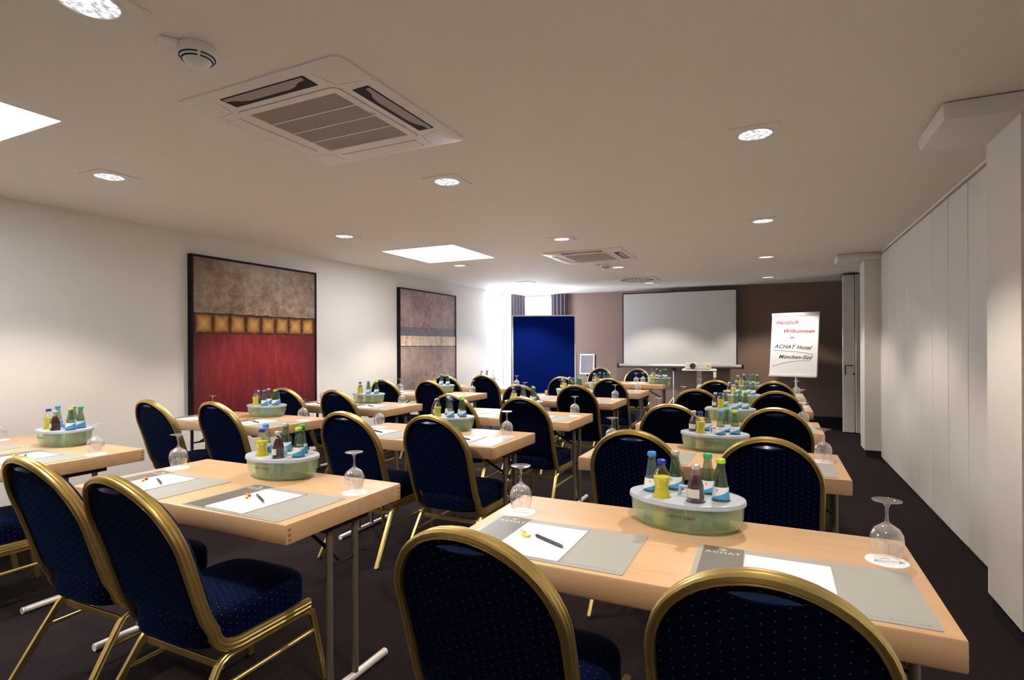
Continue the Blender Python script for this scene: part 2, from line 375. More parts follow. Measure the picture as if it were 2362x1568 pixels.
# right side: movable partition
wr = struct('wall_right', B().box(XR+.05, XR+.3, YF, YB, 0, H), 'shadow_gap')
ys = [4.065-.4545*k for k in range(14, 0, -1)]+[4.065+.4545*k for k in range(12)]
pm = B().box(XR, XR+.045, .006, .4485, .012, 2.405, .009).me('panel', 'panel')
panels = []
for y in ys:
    if 3.05 < y+.45 < 3.55 and False: continue
    panels.append(link('panel', pm, wr, (0, y, 0)))
sk = B().box(XR+.045, XR+.05, YF, 9.7, 0, 2.40)
link('panel_skirt', B().box(XR+.012, XR+.04, YF, 7.74, 0, .012).me('panel_skirt', 'black'), wr)
def lever(parent, p, axis, mat='brace'):
    b = B()
    if axis == 'x':   # mounted on a face looking -x
        b.box(p[0]-.008, p[0], p[1]-.02, p[1]+.02, p[2]-.10, p[2]+.03, .003); b.tube([(p[0], p[1], p[2]), (p[0]-.05, p[1], p[2]), (p[0]-.055, p[1]+.10, p[2])], .009, 8)
    else:
        b.tube([(p[0], p[1], p[2]), (p[0], p[1]-.05, p[2]), (p[0]-.10, p[1]-.055, p[2]), (p[0]-.10, p[1]-.055, p[2]-.14)], .009, 8)
    return link('handle', b.me('handle', mat, 40), parent)
dp = min(panels, key=lambda o: abs(o.location.y-7.70))
hd = lever(None, (XR, .36, 1.07), 'x'); hd.parent = dp
lk = link('lock', B().lathe([(0, 0), (.016, 0), (.016, .012), (0, .012)], 14).me('lock', 'brace', 40), dp, (XR, .25, .86), (0, -PI/2, 0))
b = B().box(XR-.004, XR+.06, YF, 9.7, 2.419, H); struct('trim_1', b, 'ceil')
# pilasters with short ceiling beams
for nm, y0, y1, x0 in (('wall_pilaster_near', 3.13, 3.56, .975), ('wall_pilaster_far', 7.76, 8.10, .975)):
    o = struct(nm, B().box(x0, XR+.05, y0, y1, .085, H-.088), 'wall')
    link('beam', B().box(.69, XR+.05, y0-.04, y1-.0, H-.09, H, .022).me('beam', 'wall', 40), o)
    link('plinth', B().box(x0+.012, XR+.05, y0+.012, y1-.012, 0, .085).me('plinth', 'black'), o)
# stacked partition panels at the far end
o = struct('door_1', B().box(.945, 1.10, 9.77, 9.815, .012, 2.405, .005), 'panel')
for k in range(3): link('panel', B().box(.965+.01*k, 1.30, 9.83+.06*k, 9.875+.06*k, .012, 2.405, .005).me('panel', 'panel'), o)
link('panel', B().box(1.112, 1.30, 9.75, 9.80, .012, 2.405, .005).me('panel', 'panel'), o)
lever(o, (1.075, 9.77, 1.03), 'y'); link('lock', B().lathe([(0, 0), (.014, 0), (.014, .012), (0, .012)], 12).me('lock', 'brace', 40), o, (1.085, 9.77, .90), (PI/2, 0, 0))
struct('trim_2', B().box(.95, 1.3, 9.76, 10.06, 2.405, 2.418), 'shadow_gap')
struct('baseboard_back', B().box(WB[1]+.02, XR+.05, YB-.015, YB, 0, .10), 'black')
struct('baseboard_left', B().box(XL, XL+.015, YF, 9.6, 0, .07), 'black')
# curtains
def curtain(name, p0, p1, nf, amp, label):
    p0 = Vector(p0); p1 = Vector(p1); d = (p1-p0); n = Vector((-d.y, d.x, 0)).normalized(); N = nf*10; front = []; back = []
    r = random.Random(name+label)
    ph = [r.uniform(.75, 1.25) for _ in range(nf+2)]
    rows = []
    for z, am in ((.02, 1.1), (.8, 1.0), (1.7, .9), (2.30, .75), (H-.012, .6)):
        row = []
        for i in range(N+1):
            t = i/N; k = int(t*nf); o = math.sin(t*nf*2*PI)*amp*am*ph[k]
            q = p0+d*t+n*o; row.append((q.x, q.y, z))
        for i in range(N, -1, -1):
            x, y, _ = row[i]; row.append((x+n.x*.004, y+n.y*.004, z))
        rows.append(row)
    o = link(name, B().rings(rows).me(name, 'curtain', 60)); return tag(o, label, 'curtain', 'grey curtains at the corner windows')
curtain('curtain', (-4.93, 10.36, 0), (-4.83, 10.84, 0), 5, .028, 'grey pleated curtain hanging in the corner left of the bright window')
curtain('curtain', (-4.25, 10.90, 0), (-3.92, 10.90, 0), 4, .035, 'grey pleated curtain on the right side of the bright window')

# ------------------------------------------------------------------ ceiling lights
def ordn(k): return ['front', 'second', 'third', 'fourth', 'fifth', 'sixth'][k]
def light_panel(nm, P, label):
    o = empty(nm, ((P[0]+P[1])/2, (P[2]+P[3])/2, H)); a, c = (P[1]-P[0])/2, (P[3]-P[2])/2
    link('diffuser', B().box(-a, a, -c, c, .012, .02).me('diffuser', 'skypanel'), o)
    t = .004; f = B().box(-a, a, -c, -c+t, 0, .06).box(-a, a, c-t, c, 0, .06).box(-a, -a+t, -c+t, c-t, 0, .06).box(a-t, a, -c+t, c-t, 0, .06)
    link('frame', f.me('frame', 'white'), o); tag(o, label, 'light panel', 'bright square light panels in the ceiling')
light_panel('light_panel', P1, 'bright square ceiling light panel cut by the left edge of the picture')
light_panel('light_panel', P2, 'bright square ceiling light panel above the two paintings')
def circ(r, n, z): return [(r*math.cos(2*PI*i/n), r*math.sin(2*PI*i/n), z) for i in range(n)]
def plate_hole(half, r, z0, z1, n=32):
    """square plate with round hole"""
    V = []; F = []
    def sq(a):
        c, s = math.cos(a), math.sin(a); m = max(abs(c), abs(s)); return half*c/m, half*s/m
    for i in range(n):
        a = 2*PI*(i+.5)/n+0; x, y = sq(2*PI*i/n); V += [(x, y, z0), (r*math.cos(2*PI*i/n), r*math.sin(2*PI*i/n), z0), (r*math.cos(2*PI*i/n), r*math.sin(2*PI*i/n), z1), (x, y, z1)]
    for i in range(n):
        j = (i+1) % n
        for q in range(4): F.append((i*4+q, i*4+(q+1) % 4, j*4+(q+1) % 4, j*4+q))
    return V, F
dl_trim = B().add(*plate_hole(.122, .088, -.006, 0)).me('trim_plate', 'ceil')
dl_ring = B().lathe([(.088, -.0075), (.088, -.002), (.082, -.002), (.082, -.0075), (.088, -.0075)], 28, closed_ends=False).me('rim', 'alu', 30)
dl_glass = B().lathe([(0, -.004), (.05, -.004), (.082, -.0025), (.082, -.001), (0, -.001)], 28).me('lamp_glass', 'lamp', 30)
spot = bpy.data.lights.new('downlight_beam', 'SPOT'); spot.energy = SPOT_W; spot.color = SPOT_COL; spot.spot_size = math.radians(112); spot.spot_blend = .42; spot.shadow_soft_size = .05
colname = {0: 'right-hand', 1: 'middle', 2: 'left-hand'}
for c, x, yy in ((0, -.085, (-1.28, .93, 3.13, 5.34, 7.54, 9.80)), (1, -1.96, (-1.18, 1.01, 3.13, 5.33, 7.58, 9.72)), (2, -3.84, (-.10, 2.09, 4.23, 6.45, 8.67))):
    vis = [y for y in yy if (y > .99 if c == 1 else y > 1.5)]
    for y in yy:
        o = empty('downlight', (x, y, H)); link('trim_plate', dl_trim, o); link('rim', dl_ring, o); link('lamp_glass', dl_glass, o)
        s = bpy.data.objects.new('downlight_beam', spot); COL.objects.link(s); s.parent = o; s.location = (0, 0, -.03)
        if y in vis: lab = 'recessed round downlight in square trim, %s of the %s line' % (['nearest', 'second', 'third', 'fourth', 'fifth'][vis.index(y)], colname[c])
        else: lab = 'recessed downlight %s the viewpoint, %s line' % ('beside' if y > 0 else 'behind', colname[c])
        tag(o, lab, 'ceiling light', 'recessed downlights' if y in vis else 'downlights behind the viewpoint')
# ------------------------------------------------------------------ ceiling air units
def air_unit(x, y, label):
    o = empty('air_conditioner', (x, y, H)); h = .475; o.scale = (1, 1, .6)
    pl = B(); r = [.0, .03]
    def sqr(hh, z, rad=.04, n=5):
        P = []
        for cx, cy, a0 in ((hh-rad, hh-rad, 0), (-hh+rad, hh-rad, PI/2), (-hh+rad, -hh+rad, PI), (hh-rad, -hh+rad, 1.5*PI)):
            for i in range(n+1): a = a0+PI/2*i/n; P.append((cx+rad*math.cos(a), cy+rad*math.sin(a), z))
        return P
    # body ring between outer edge and the four slots, built as one thin frame
    pl.rings([sqr(h, 0), sqr(h, -.012), sqr(h-.012, -.022), sqr(.305, -.026), sqr(.305, -.005)], False, False)
    body = link('panel', pl.me('panel', 'unit', 35), o)
    link('return_frame', B().rings([sqr(.300, -.004), sqr(.300, -.030, .03), sqr(.285, -.033, .03), sqr(.262, -.033, .006), sqr(.258, -.026, .006)], False, False).me('return_frame', 'unit', 35), o)
    link('intake_grille', B().box(-.26, .26, -.26, .26, -.028, -.02).me('intake_grille', 'grille'), o)
    for k in range(3): link('grille_bar', B().box(-.26, .26, -.132+.13*k-.002, -.128+.13*k+.002, -.030, -.027).me('grille_bar', 'unit'), o)
    for k in range(4):
        s = empty('outlet', (0, 0, 0), k*PI/2); s.parent = o
        if k in (0, 1):   # vanes shut flush on the far and left sides
            link('vane', B().box(-.243, .243, .342, .422, -.0295, -.021, .004).me('vane', 'unit', 40), s)
            link('slot', B().box(-.247, .247, .338, .342, -.0275, -.021).box(-.247, .247, .422, .4235, -.0275, -.021).me('slot', 'vane'), s)
            continue
        link('slot', B().box(-.245, .245, .338, .425, -.0275, -.021, .003).me('slot', 'slot'), s)
        # curved vane
        rows = []
        for i in range(13):
            t = -1+2*i/12; w = .034*min(1.0, max(0.0, (.92-abs(t))/.38))**1.0; w = w*w*(3-2*w/.034)/.034; w = min(w, .034)
            rows.append([(t*.232, .402-w, -.034), (t*.232, .420, -.0295), (t*.232, .420, -.0275), (t*.232, .402-w, -.032)])
        link('vane', B().rings(rows).me('vane', 'vane', 30), s)
    # corner seam lines
    for sx in (-1, 1):
        for sy in (-1, 1):
            P = [(sx*(h-.004), sy*(h-.20), -.0195), (sx*(h-.07), sy*(h-.185), -.0235), (sx*(h-.165), sy*(h-.165), -.0265), (sx*(h-.185), sy*(h-.07), -.0235), (sx*(h-.20), sy*(h-.004), -.0195)]
            link('seam', B().tube(P, .0012, 5).me('seam', 'vane'), o)
    link('badge', B().box(.27, .277, -.04, -.01, -.0345, -.0325).me('badge', 'vane'), o)
    return tag(o, label, 'air conditioner', 'ceiling cassette air conditioners')
air_unit(-1.943, 2.06, 'large square ceiling air conditioner, the nearer one')
air_unit(-2.02, 6.53, 'square ceiling air conditioner far back before the projection screen')
# round swirl diffuser in square plate
o = empty('air_diffuser', (-2.05, 9.16, H))
link('plate', B().add(*plate_hole(.33, .27, -.010, 0, 40)).me('plate', 'unit'), o)
link('backing', B().lathe([(0, -.0085), (.27, -.0085), (.27, -.001), (0, -.001)], 32).me('backing', 'slot'), o)
sm = B().box(.08, .250, -.009, .009, -.0100, -.0085).me('slat', 'unit')
for k in range(24): link('slat', sm, o, (0, 0, 0), (0, 0, 2*PI*k/24))
link('hub', B().lathe([(0, -.011), (.05, -.011), (.055, -.0085), (0, -.0085)], 20).me('hub', 'unit', 30), o)
tag(o, 'round swirl air diffuser in a square plate before the screen', 'vent')
def smoke(x, y, label, rz=0):
    o = empty('smoke_detector', (x, y, H), rz)
    link('body', B().lathe([(.062, 0), (.067, -.016), (.064, -.030), (.034, -.066), (.024, -.074), (0, -.076)], 28).me('body', 'white', 35), o)
    for z, r in ((-.038, .0585), (-.048, .0500)):
        for a0 in (0, 1, 2, 3):
            A = [a0*PI/2+.09+(PI/2-.18)*i/8 for i in range(9)]
            link('vent_slit', B().tube([(r*math.cos(a), r*math.sin(a), z) for a in A], .0028, 6).me('vent_slit', 'slot'), o)
    link('cable_box', B().box(-.120, -.055, -.025, .025, -.012, 0, .003).me('cable_box', 'white'), o)
    tag(o, label, 'smoke detector', 'smoke detectors')
smoke(-1.905, 1.335, 'white slotted smoke detector beside the nearer air conditioner', 1.05)
smoke(-2.06, 7.28, 'small smoke detector behind the farther air conditioner', 0)

# ------------------------------------------------------------------ paintings and socket on the left wall
def painting(name, y0, y1, z0, z1, mat, label):
    o = empty(name, (XL, 0, 0)); t = .022; d = .055
    link('canvas', B().box(.004, d-.008, y0+t, y1-t, z0+t, z1-t).me('canvas', mat), o)
    f = B().box(0, d, y0, y0+t, z0, z1).box(0, d, y1-t, y1, z0, z1).box(0, d, y0+t, y1-t, z0, z0+t).box(0, d, y0+t, y1-t, z1-t, z1)
    link('frame', f.me('frame', 'frame_black'), o); tag(o, label, 'painting')
painting('painting', 3.43, 5.02, .635, 2.235, 'art_red', 'large abstract painting, red below an orange chequered band')
painting('painting', 6.66, 8.27, .610, 2.222, 'art_mauve', 'abstract painting in mauve grey with a pale cream band')
o = empty('wall_socket', (XL, 5.50, .45)); link('plate', B().box(0, .01, -.04, .04, -.08, .08, .003).me('plate', 'white'), o)
for z in (-.04, .04): link('socket', B().lathe([(0, .0105), (.022, .0105), (.022, .009), (0, .009)], 16).me('socket', 'vane'), o, (0, 0, z), (0, PI/2, 0))
tag(o, 'white double wall socket low on the wall between the paintings', 'socket')

# ------------------------------------------------------------------ chairs
def lean(z):
    T = [(.30, .235), (.40, .205), (.52, .165), (.70, .11), (.85, .05), (.95, 0.0), (1.0, -.03)]
    for (a, ya), (c, yc) in zip(T, T[1:]):
        if z <= c: return ya+(yc-ya)*(z-a)/(c-a)
    return T[-1][1]
CW = .213; AZ = .715; AH = .222
def make_chair():
    t = empty('banquet_chair', (0, 0, 0))
    # hoop: rail - upright - arch - upright - rail
    half = []
    for y in (.615, .50, .40, .31): half.append(((CW, y, .343), Vector((1, 0, 0))))
    for i in range(1, 7):
        a = PI/2*i/6; half.append(((CW, .31-.10*math.sin(a), .343+.075*(1-math.cos(a))), Vector((1, 0, 0))))
    for z in (.47, .53, .60, .66): half.append(((CW, lean(z), z), Vector((1, 0, 0))))
    na = 12
    for i in range(na+1):
        a = PI/2*i/na; z = AZ+AH*math.sin(a); half.append(((CW*math.cos(a), lean(z), z), Vector((math.cos(a)/CW, 0, math.sin(a)/AH)).normalized()))
    full = half+[((-p[0], p[1], p[2]), Vector((-r.x, r.y, r.z))) for p, r in reversed(half[:-1])]
    P = [Vector(p) for p, _ in full]; fr = []
    for i, (p, r) in enumerate(full):
        T = (P[min(i+1, len(P)-1)]-P[max(i-1, 0)]).normalized(); R = (r-T*r.dot(T)).normalized(); D = T.cross(R); fr.append((R, D))
    w = .0195; prof = [(-.009, -w), (-.0062, -w), (-.0048, -w+.0035), (-.0012, -w+.0035), (.0002, -w), (.006, -w), (.0105, -.0165), (.0115, -.011), (.0075, -.0075), (.0115, -.004), (.0122, 0), (.0115, .004), (.0075, .0075), (.0115, .011), (.0105, .0165), (.006, w), (-.009, w), (-.0105, .010), (-.0075, .004), (-.0075, -.004), (-.0105, -.010)]
    link('back_frame', B().sweep(P, prof, fr).me('back_frame', 'gold', 30), t)
    # back pad
    out = []
    k = .958
    for i in range(25):
        a = PI*i/24; out.append((CW*k*math.cos(a), AZ+AH*k*math.sin(a)))
    for i in range(1, 8): z = AZ-(AZ-.495)*i/8; out.append((-CW*k, z))
    for i in range(7): a = PI+PI/2*i/6; out.append((-CW*k+.05+.05*math.cos(a), .495+.05*math.sin(a)))
    for i in range(7): a = 1.5*PI+PI/2*i/6; out.append((CW*k-.05+.05*math.cos(a), .495+.05*math.sin(a)))
    for i in range(1, 8): z = .495+(AZ-.495)*i/8; out.append((CW*k, z))
    rg = []
    for s, dt in ((.30, -.0115), (.62, -.011), (.90, -.0095), (.985, -.006), (1.0, .003), (1.0, .022), (.985, .033), (.93, .043), (.70, .052), (.35, .055)):
        rg.append([(x*s, lean(.68+(z-.68)*s)+dt, .68+(z-.68)*s) for x, z in out])
    bk = link('backrest', B().rings(rg).me('backrest', 'fabric', 60), t)
    # crescent hand grip at the top of the back
    gp = []
    for i in range(13):
        u = -1+2*i/12; w1 = .024*(1-u*u); x = u*.062; zt = .905-.010*u*u+.004; zb = zt-w1-.001
        yl = lambda z: lean(z)-.0115
        gp.append([(x, yl(zt)-.001, zt), (x, yl((zt+zb)/2)-.012*(1-u*u)-.001, (zt+zb)/2), (x, yl(zb)-.001, zb), (x, yl((zt+zb)/2)+.006, (zt+zb)/2)])
    link('grip', B().rings(gp).me('grip', 'grip', 60), bk)
    # seat
    so = []
    for i in range(48):
        a = 2*PI*i/48; n = 4.5; c, s = math.cos(a), math.sin(a); x = abs(c)**(2/n)*math.copysign(1, c); y = abs(s)**(2/n)*math.copysign(1, s)
        so.append((x*(.208 if y < 0 else .208+.012*y), y*.232))
    rg = [[(x*s, .405+y*s, z) for x, y in so] for s, z in ((.90, .352), (.985, .358), (1.0, .372), (1.0, .425), (.985, .447), (.94, .460), (.80, .468), (.45, .473))]
    link('seat', B().rings(rg).me('seat', 'fabric', 60), t)
    lp = [(-.008, -.012), (.006, -.012), (.010, -.009), (.010, -.004), (.007, -.0015), (.007, .0015), (.010, .004), (.010, .009), (.006, .012), (-.008, .012)]
    for sx in (-1, 1):
        X = .204*sx; R = Vector((sx, 0, 0))
        def leg(pts):
            P = [Vector(p) for p in pts]; fr = []
            for i in range(len(P)):
                T = (P[min(i+1, len(P)-1)]-P[max(i-1, 0)]).normalized(); r = (R-T*R.dot(T)).normalized(); fr.append((r, T.cross(r)))
            return B().sweep(P, lp, fr)
        rear = [(X*1.09, .053, .008), (X*1.03, .165, .19), (X, .228, .288), (X, .243, .304), (X, .265, .314), (X, .29, .317), (X, .44, .317)]
        fron = [(X*1.03, .690, .008), (X, .655, .22), (X, .644, .275), (X, .634, .297), (X, .615, .312), (X, .59, .317), (X, .44, .317)]
        for pts in (rear, fron):
            lg = link('leg', leg(pts).me('leg', 'gold', 30), t)
            q = pts[0]; link('rubber_foot', B().box(q[0]-.011, q[0]+.011, q[1]-.014, q[1]+.014, 0, .012, .002).me('rubber_foot', 'rubber'), lg)
        link('stretcher', B().tube([(X, .185, .215), (X, .655, .222)], .009, 8).me('stretcher', 'gold', 50), t)
    link('crossbar', B().box(-.2, .2, .245, .255, .272, .298, .002).me('crossbar', 'gold'), t)
    link('crossbar', B().box(-.2, .2, .60, .61, .290, .315, .002).me('crossbar', 'gold'), t)
    return t
chair0 = make_chair()
TOPS = {('R', 0): ((-.617, 1.018), (-.017, 1.044)), ('R', 1): ((-.606, 2.567), (-.027, 2.595)), ('R', 2): ((-.639, 3.831), (.005, 3.849)), ('R', 3): ((-.642, 5.236), (.024, 5.25)), ('R', 4): ((-.60, 6.642), (-.004, 6.629)),
        ('M', 0): ((-2.467, 1.035), (-1.854, .991)), ('M', 1): ((-2.382, 2.583), (-1.755, 2.586)), ('M', 2): ((-2.449, 3.927), (-1.785, 3.906)), ('M', 3): ((-2.375, 5.146), (-1.762, 5.13)), ('M', 4): ((-2.464, 6.66), (-1.811, 6.525)),
        ('L', 0): ((-4.30, 1.02), (-3.66, 1.02)), ('L', 1): ((-4.283, 2.574), (-3.611, 2.618)), ('L', 2): ((-4.324, 3.889), (-3.663, 3.872)), ('L', 3): ((-4.23, 5.281), (-3.534, 5.209)), ('L', 4): ((-4.10, 6.45), (-3.525, 6.492))}
# x centre, y front
TAB = {('R', 0): (-.282, 1.405), ('R', 1): (-.325, 2.855), ('R', 2): (-.33, 4.245), ('R', 3): (-.32, 5.64), ('R', 4): (-.318, 7.06),
       ('M', 0): (-2.125, 1.352), ('M', 1): (-2.135, 2.895), ('M', 2): (-2.09, 4.10), ('M', 3): (-2.16, 5.63), ('M', 4): (-2.165, 6.93),
       ('L', 0): (-4.02, 1.395), ('L', 1): (-4.03, 2.925), ('L', 2): (-3.975, 4.205), ('L', 3): (-3.98, 5.66), ('L', 4): (-3.98, 6.96)}
CN = {'R': 'right-hand', 'M': 'middle', 'L': 'left-hand'}
RN = ['front', 'second', 'third', 'fourth', 'rearmost']
def tname(c, r): return '%s %s table' % (RN[r], CN[c])
rj = random.Random(3)
for (c, r), ps in TOPS.items():
    for k, (x, y) in enumerate(ps):
        xc = TAB[(c, r)][0]; lim = .338
        if abs(x-xc) > lim: nx = xc+math.copysign(lim, x-xc); y *= nx/x if abs(x) > .5 else 1.0; x = nx
        o = copy_tree(chair0); o.location = (x, y, 0); o.rotation_euler = (0, 0, rj.uniform(-.02, .02))
        tag(o, 'navy dotted banquet chair with gold frame, %s seat at the %s' % (('left', 'right')[k], tname(c, r)), 'chair', 'blue and gold banquet chairs')
for x, y, s in ((-2.86, 9.80, 'left'), (-2.13, 9.56, 'right')):
    o = copy_tree(chair0); o.location = (x, y, 0); o.rotation_euler = (0, 0, PI+rj.uniform(-.1, .1))
    tag(o, 'navy banquet chair behind the presenter table facing the room, %s one' % s, 'chair', 'blue and gold banquet chairs')
drop(chair0)

# ------------------------------------------------------------------ tables
TL, TD = 1.275, .635
def make_table():
    t = empty('folding_table', (0, 0, 0)); a, d = TL/2, TD/2
    link('tabletop', B().box(-a, a, -d, d, TH-.071, TH, .006).me('tabletop', 'beech', 40), t)
    for sx in (-1, 1):
        for sy in (-1, 1):
            jb = B()
            for k in range(3): jb.box(sx*a-.0012, sx*a+.0012, sy*(d-.016)-.007, sy*(d-.016)+.007, TH-.060+.018*k, TH-.051+.018*k)
            link('corner_joint', jb.me('corner_joint', 'joint'), t)
        x = sx*(a-.046)
        for y in (-.068, .072): link('leg', B().tube([(x, y, .03), (x, y, TH-.071)], .0135, 12).me('leg', 'pole', 40), t)
        ft = B().tube([(x, -.255, .0165), (x, .255, .0165)], .0165, 12); f = link('foot_bar', ft.me('foot_bar', 'silver_paint', 40), t)
        for y in (-.255, .255): link('end_cap', B().lathe([(0, -.006), (.0165, -.006), (.0165, .006), (0, .006)], 12).me('end_cap', 'white', 40), f, (x, y, .0165), (PI/2, 0, 0))
        link('brace', B().tube([(x-sx*.004, 0, TH-.24), (x-sx*.30, 0, TH-.08)], .008, 8).tube([(x, -.07, TH-.24), (x, .07, TH-.24)], .007, 8).me('brace', 'brace', 40), t)
        link('bracket', B().box(x-.05, x+.03, -.12, .12, TH-.092, TH-.071, .004).me('bracket', 'brace'), t)
        for sy in (-1, 1): link('glide_pad', B().lathe([(0, -.014), (.022, -.014), (.030, 0), (0, 0)], 14).me('glide_pad', 'black', 40), t, (sx*(a-.20), sy*(d-.05), TH-.071))
    return t
table0 = make_table()
PT = (-2.165, 8.58)
TPOS = {}
for (c, r), (x, yf) in TAB.items():
    o = copy_tree(table0); o.location = (x, yf+TD/2, 0); TPOS[(c, r)] = (x, yf)
    where = {'R': 'beside the white partition', 'M': 'in the centre of the room', 'L': 'along the painting wall'}[c]
    tag(o, 'beech folding table, %s in the %s column %s' % (RN[r], CN[c], where), 'table', 'beech folding tables')
o = copy_tree(table0); o.location = (PT[0], PT[1]+TD/2, 0); tag(o, 'beech presenter table below the projection screen, chairs behind it', 'table', 'beech folding tables')
drop(table0)

# ------------------------------------------------------------------ place settings
def rrect(w, d, rad, n=4):
    P = []
    for cx, cy, a0 in ((w/2-rad, d/2-rad, 0), (-w/2+rad, d/2-rad, PI/2), (-w/2+rad, -d/2+rad, PI), (w/2-rad, -d/2+rad, 1.5*PI)):
        for i in range(n+1): a = a0+PI/2*i/n; P.append((cx+rad*math.cos(a), cy+rad*math.sin(a)))
    return P
def slab(P, z0, z1): return B().rings([[(x, y, z0) for x, y in P], [(x, y, z1) for x, y in P]])
MW, MD = .52, .33
def make_mat():
    t = empty('writing_mat', (0, 0, 0))
    link('sheet', slab(rrect(MW, MD, .006), 0, .0022).me('sheet', 'mat'), t)
    x0, x1 = -MW/2+.014, -MW/2+.125
    link('dark_field', B().box(x0, x1, -MD/2+.006, MD/2-.002, .0022, .0025).me('dark_field', 'mat_dark'), t)
    xc = (x0+x1)/2
    link('lettering', text_me('ACHAT', .026, 'mat_text', .0001, spacing=1.15), t, (xc, MD/2-.050, .00265))
    lg = B()
    for r0, a0, a1 in ((.013, .35, PI-.35), (.0055, 0, 2*PI)):
        pts = [(xc+r0*math.cos(a0+(a1-a0)*i/12), MD/2-.030+r0*math.sin(a0+(a1-a0)*i/12)*.8, .0026) for i in range(13)]; lg.tube(pts, .0011, 5)
    link('emblem', lg.me('emblem', 'mat_text'), t)
    link('web_address', text_me('www.achat-hotel.de', .021, 'mat_url', .0001, spacing=1.1, align='RIGHT'), t, (MW/2-.018, -MD/2+.018, .0023))
    return t
def make_pad():
    t = empty('writing_pad', (0, 0, 0))
    link('sheets', B().box(-.105, .105, -.1485, .1485, 0, .0035).me('sheets', 'paper'), t)
    link('lettering', text_me('ACHAT', .010, 'mat_text', .0001, spacing=1.1), t, (-.05, .135, .0036)); 
    link('header', B().box(-.105, .105, .122, .1485, .0035, .0037).me('header', 'mat'), t)
    return t
def make_pen():
    t = empty('pen', (0, 0, 0))
    link('barrel', B().lathe([(.0022, -.066), (.0048, -.055), (.0052, 0), (.0050, .056), (.0040, .060)], 12).me('barrel', 'pen', 40), t, (0, 0, .0054), (0, PI/2, 0))
    link('tip', B().lathe([(.0006, -.074), (.0022, -.066)], 10).me('tip', 'alu', 40), t, (0, 0, .0054), (0, PI/2, 0))
    link('button', B().lathe([(.0030, .060), (.0028, .070), (0, .0705)], 10).me('button', 'alu', 40), t, (0, 0, .0054), (0, PI/2, 0))
    link('clip', B().box(.016, .056, -.0012, .0012, .0104, .0118).me('clip', 'alu'), t)
    return t
def make_candy(mat):
    t = empty('wrapped_candy', (0, 0, 0)); t.scale = (.85, .85, .85)
    link('sweet', B().lathe([(.0015, -.011), (.006, -.008), (.0075, 0), (.006, .008), (.0015, .011)], 12).me('sweet', mat, 60), t, (0, 0, .0078), (0, PI/2, 0))
    for s in (-1, 1): link('twist', B().lathe([(.0012, 0), (.005, .006), (.006, .010)], 10, closed_ends=False).me('twist', mat, 60), t, (s*.010, 0, .0078), (0, s*PI/2, 0))
    return t
def make_glass():
    t = empty('wine_glass', (0, 0, 0))   # stands upside down on its rim
    bowl = [(.0300, 0), (.0335, .012), (.0385, .035), (.0415, .054), (.0395, .072), (.0310, .088), (.0170, .098), (.0065, .106)]
    inner = [(.0290, 0), (.0325, .012), (.0375, .035), (.0405, .054), (.0385, .071), (.0300, .087), (.0160, .0965), (.0, .100)]
    link('bowl', B().lathe(list(reversed(inner))+bowl, 28, closed_ends=False).me('bowl', 'glass', 60), t)
    link('stem', B().lathe([(.0065, .106), (.0042, .118), (.0038, .135), (.0050, .150), (.0100, .158)], 16, closed_ends=False).me('stem', 'glass', 60), t)
    link('foot', B().lathe([(.0100, .158), (.024, .1625), (.0360, .1655), (.0365, .1672), (.030, .1670), (0, .1655)], 28, closed_ends=False).me('foot', 'glass', 60), t)
    return t
def make_coaster():
    t = empty('paper_coaster', (0, 0, 0))
    link('disc', B().lathe([(0, 0), (.052, 0), (.052, .0012), (0, .0012)], 28).me('disc', 'paper', 40), t)
    link('lettering', text_me('ACHAT', .020, 'ink', .0001, spacing=1.1), t, (0, -.006, .0014))
    pts = [(.010*math.cos(PI*i/8), .010+.008*math.sin(PI*i/8), .0014) for i in range(9)]; link('emblem', B().tube(pts, .0009, 5).me('emblem', 'ink'), t)
    return t
K = dict(mat=make_mat(), pad=make_pad(), pen=make_pen(), cy=make_candy('candy_yellow'), cg=make_candy('candy_green'), cr=make_candy('candy_red'), glass=make_glass(), coaster=make_coaster())
def put(k, x, y, z, rz, label, cat, group):
    o = copy_tree(K[k]); o.location = (x, y, z); o.rotation_euler = (0, 0, rz); return tag(o, label, cat, group)
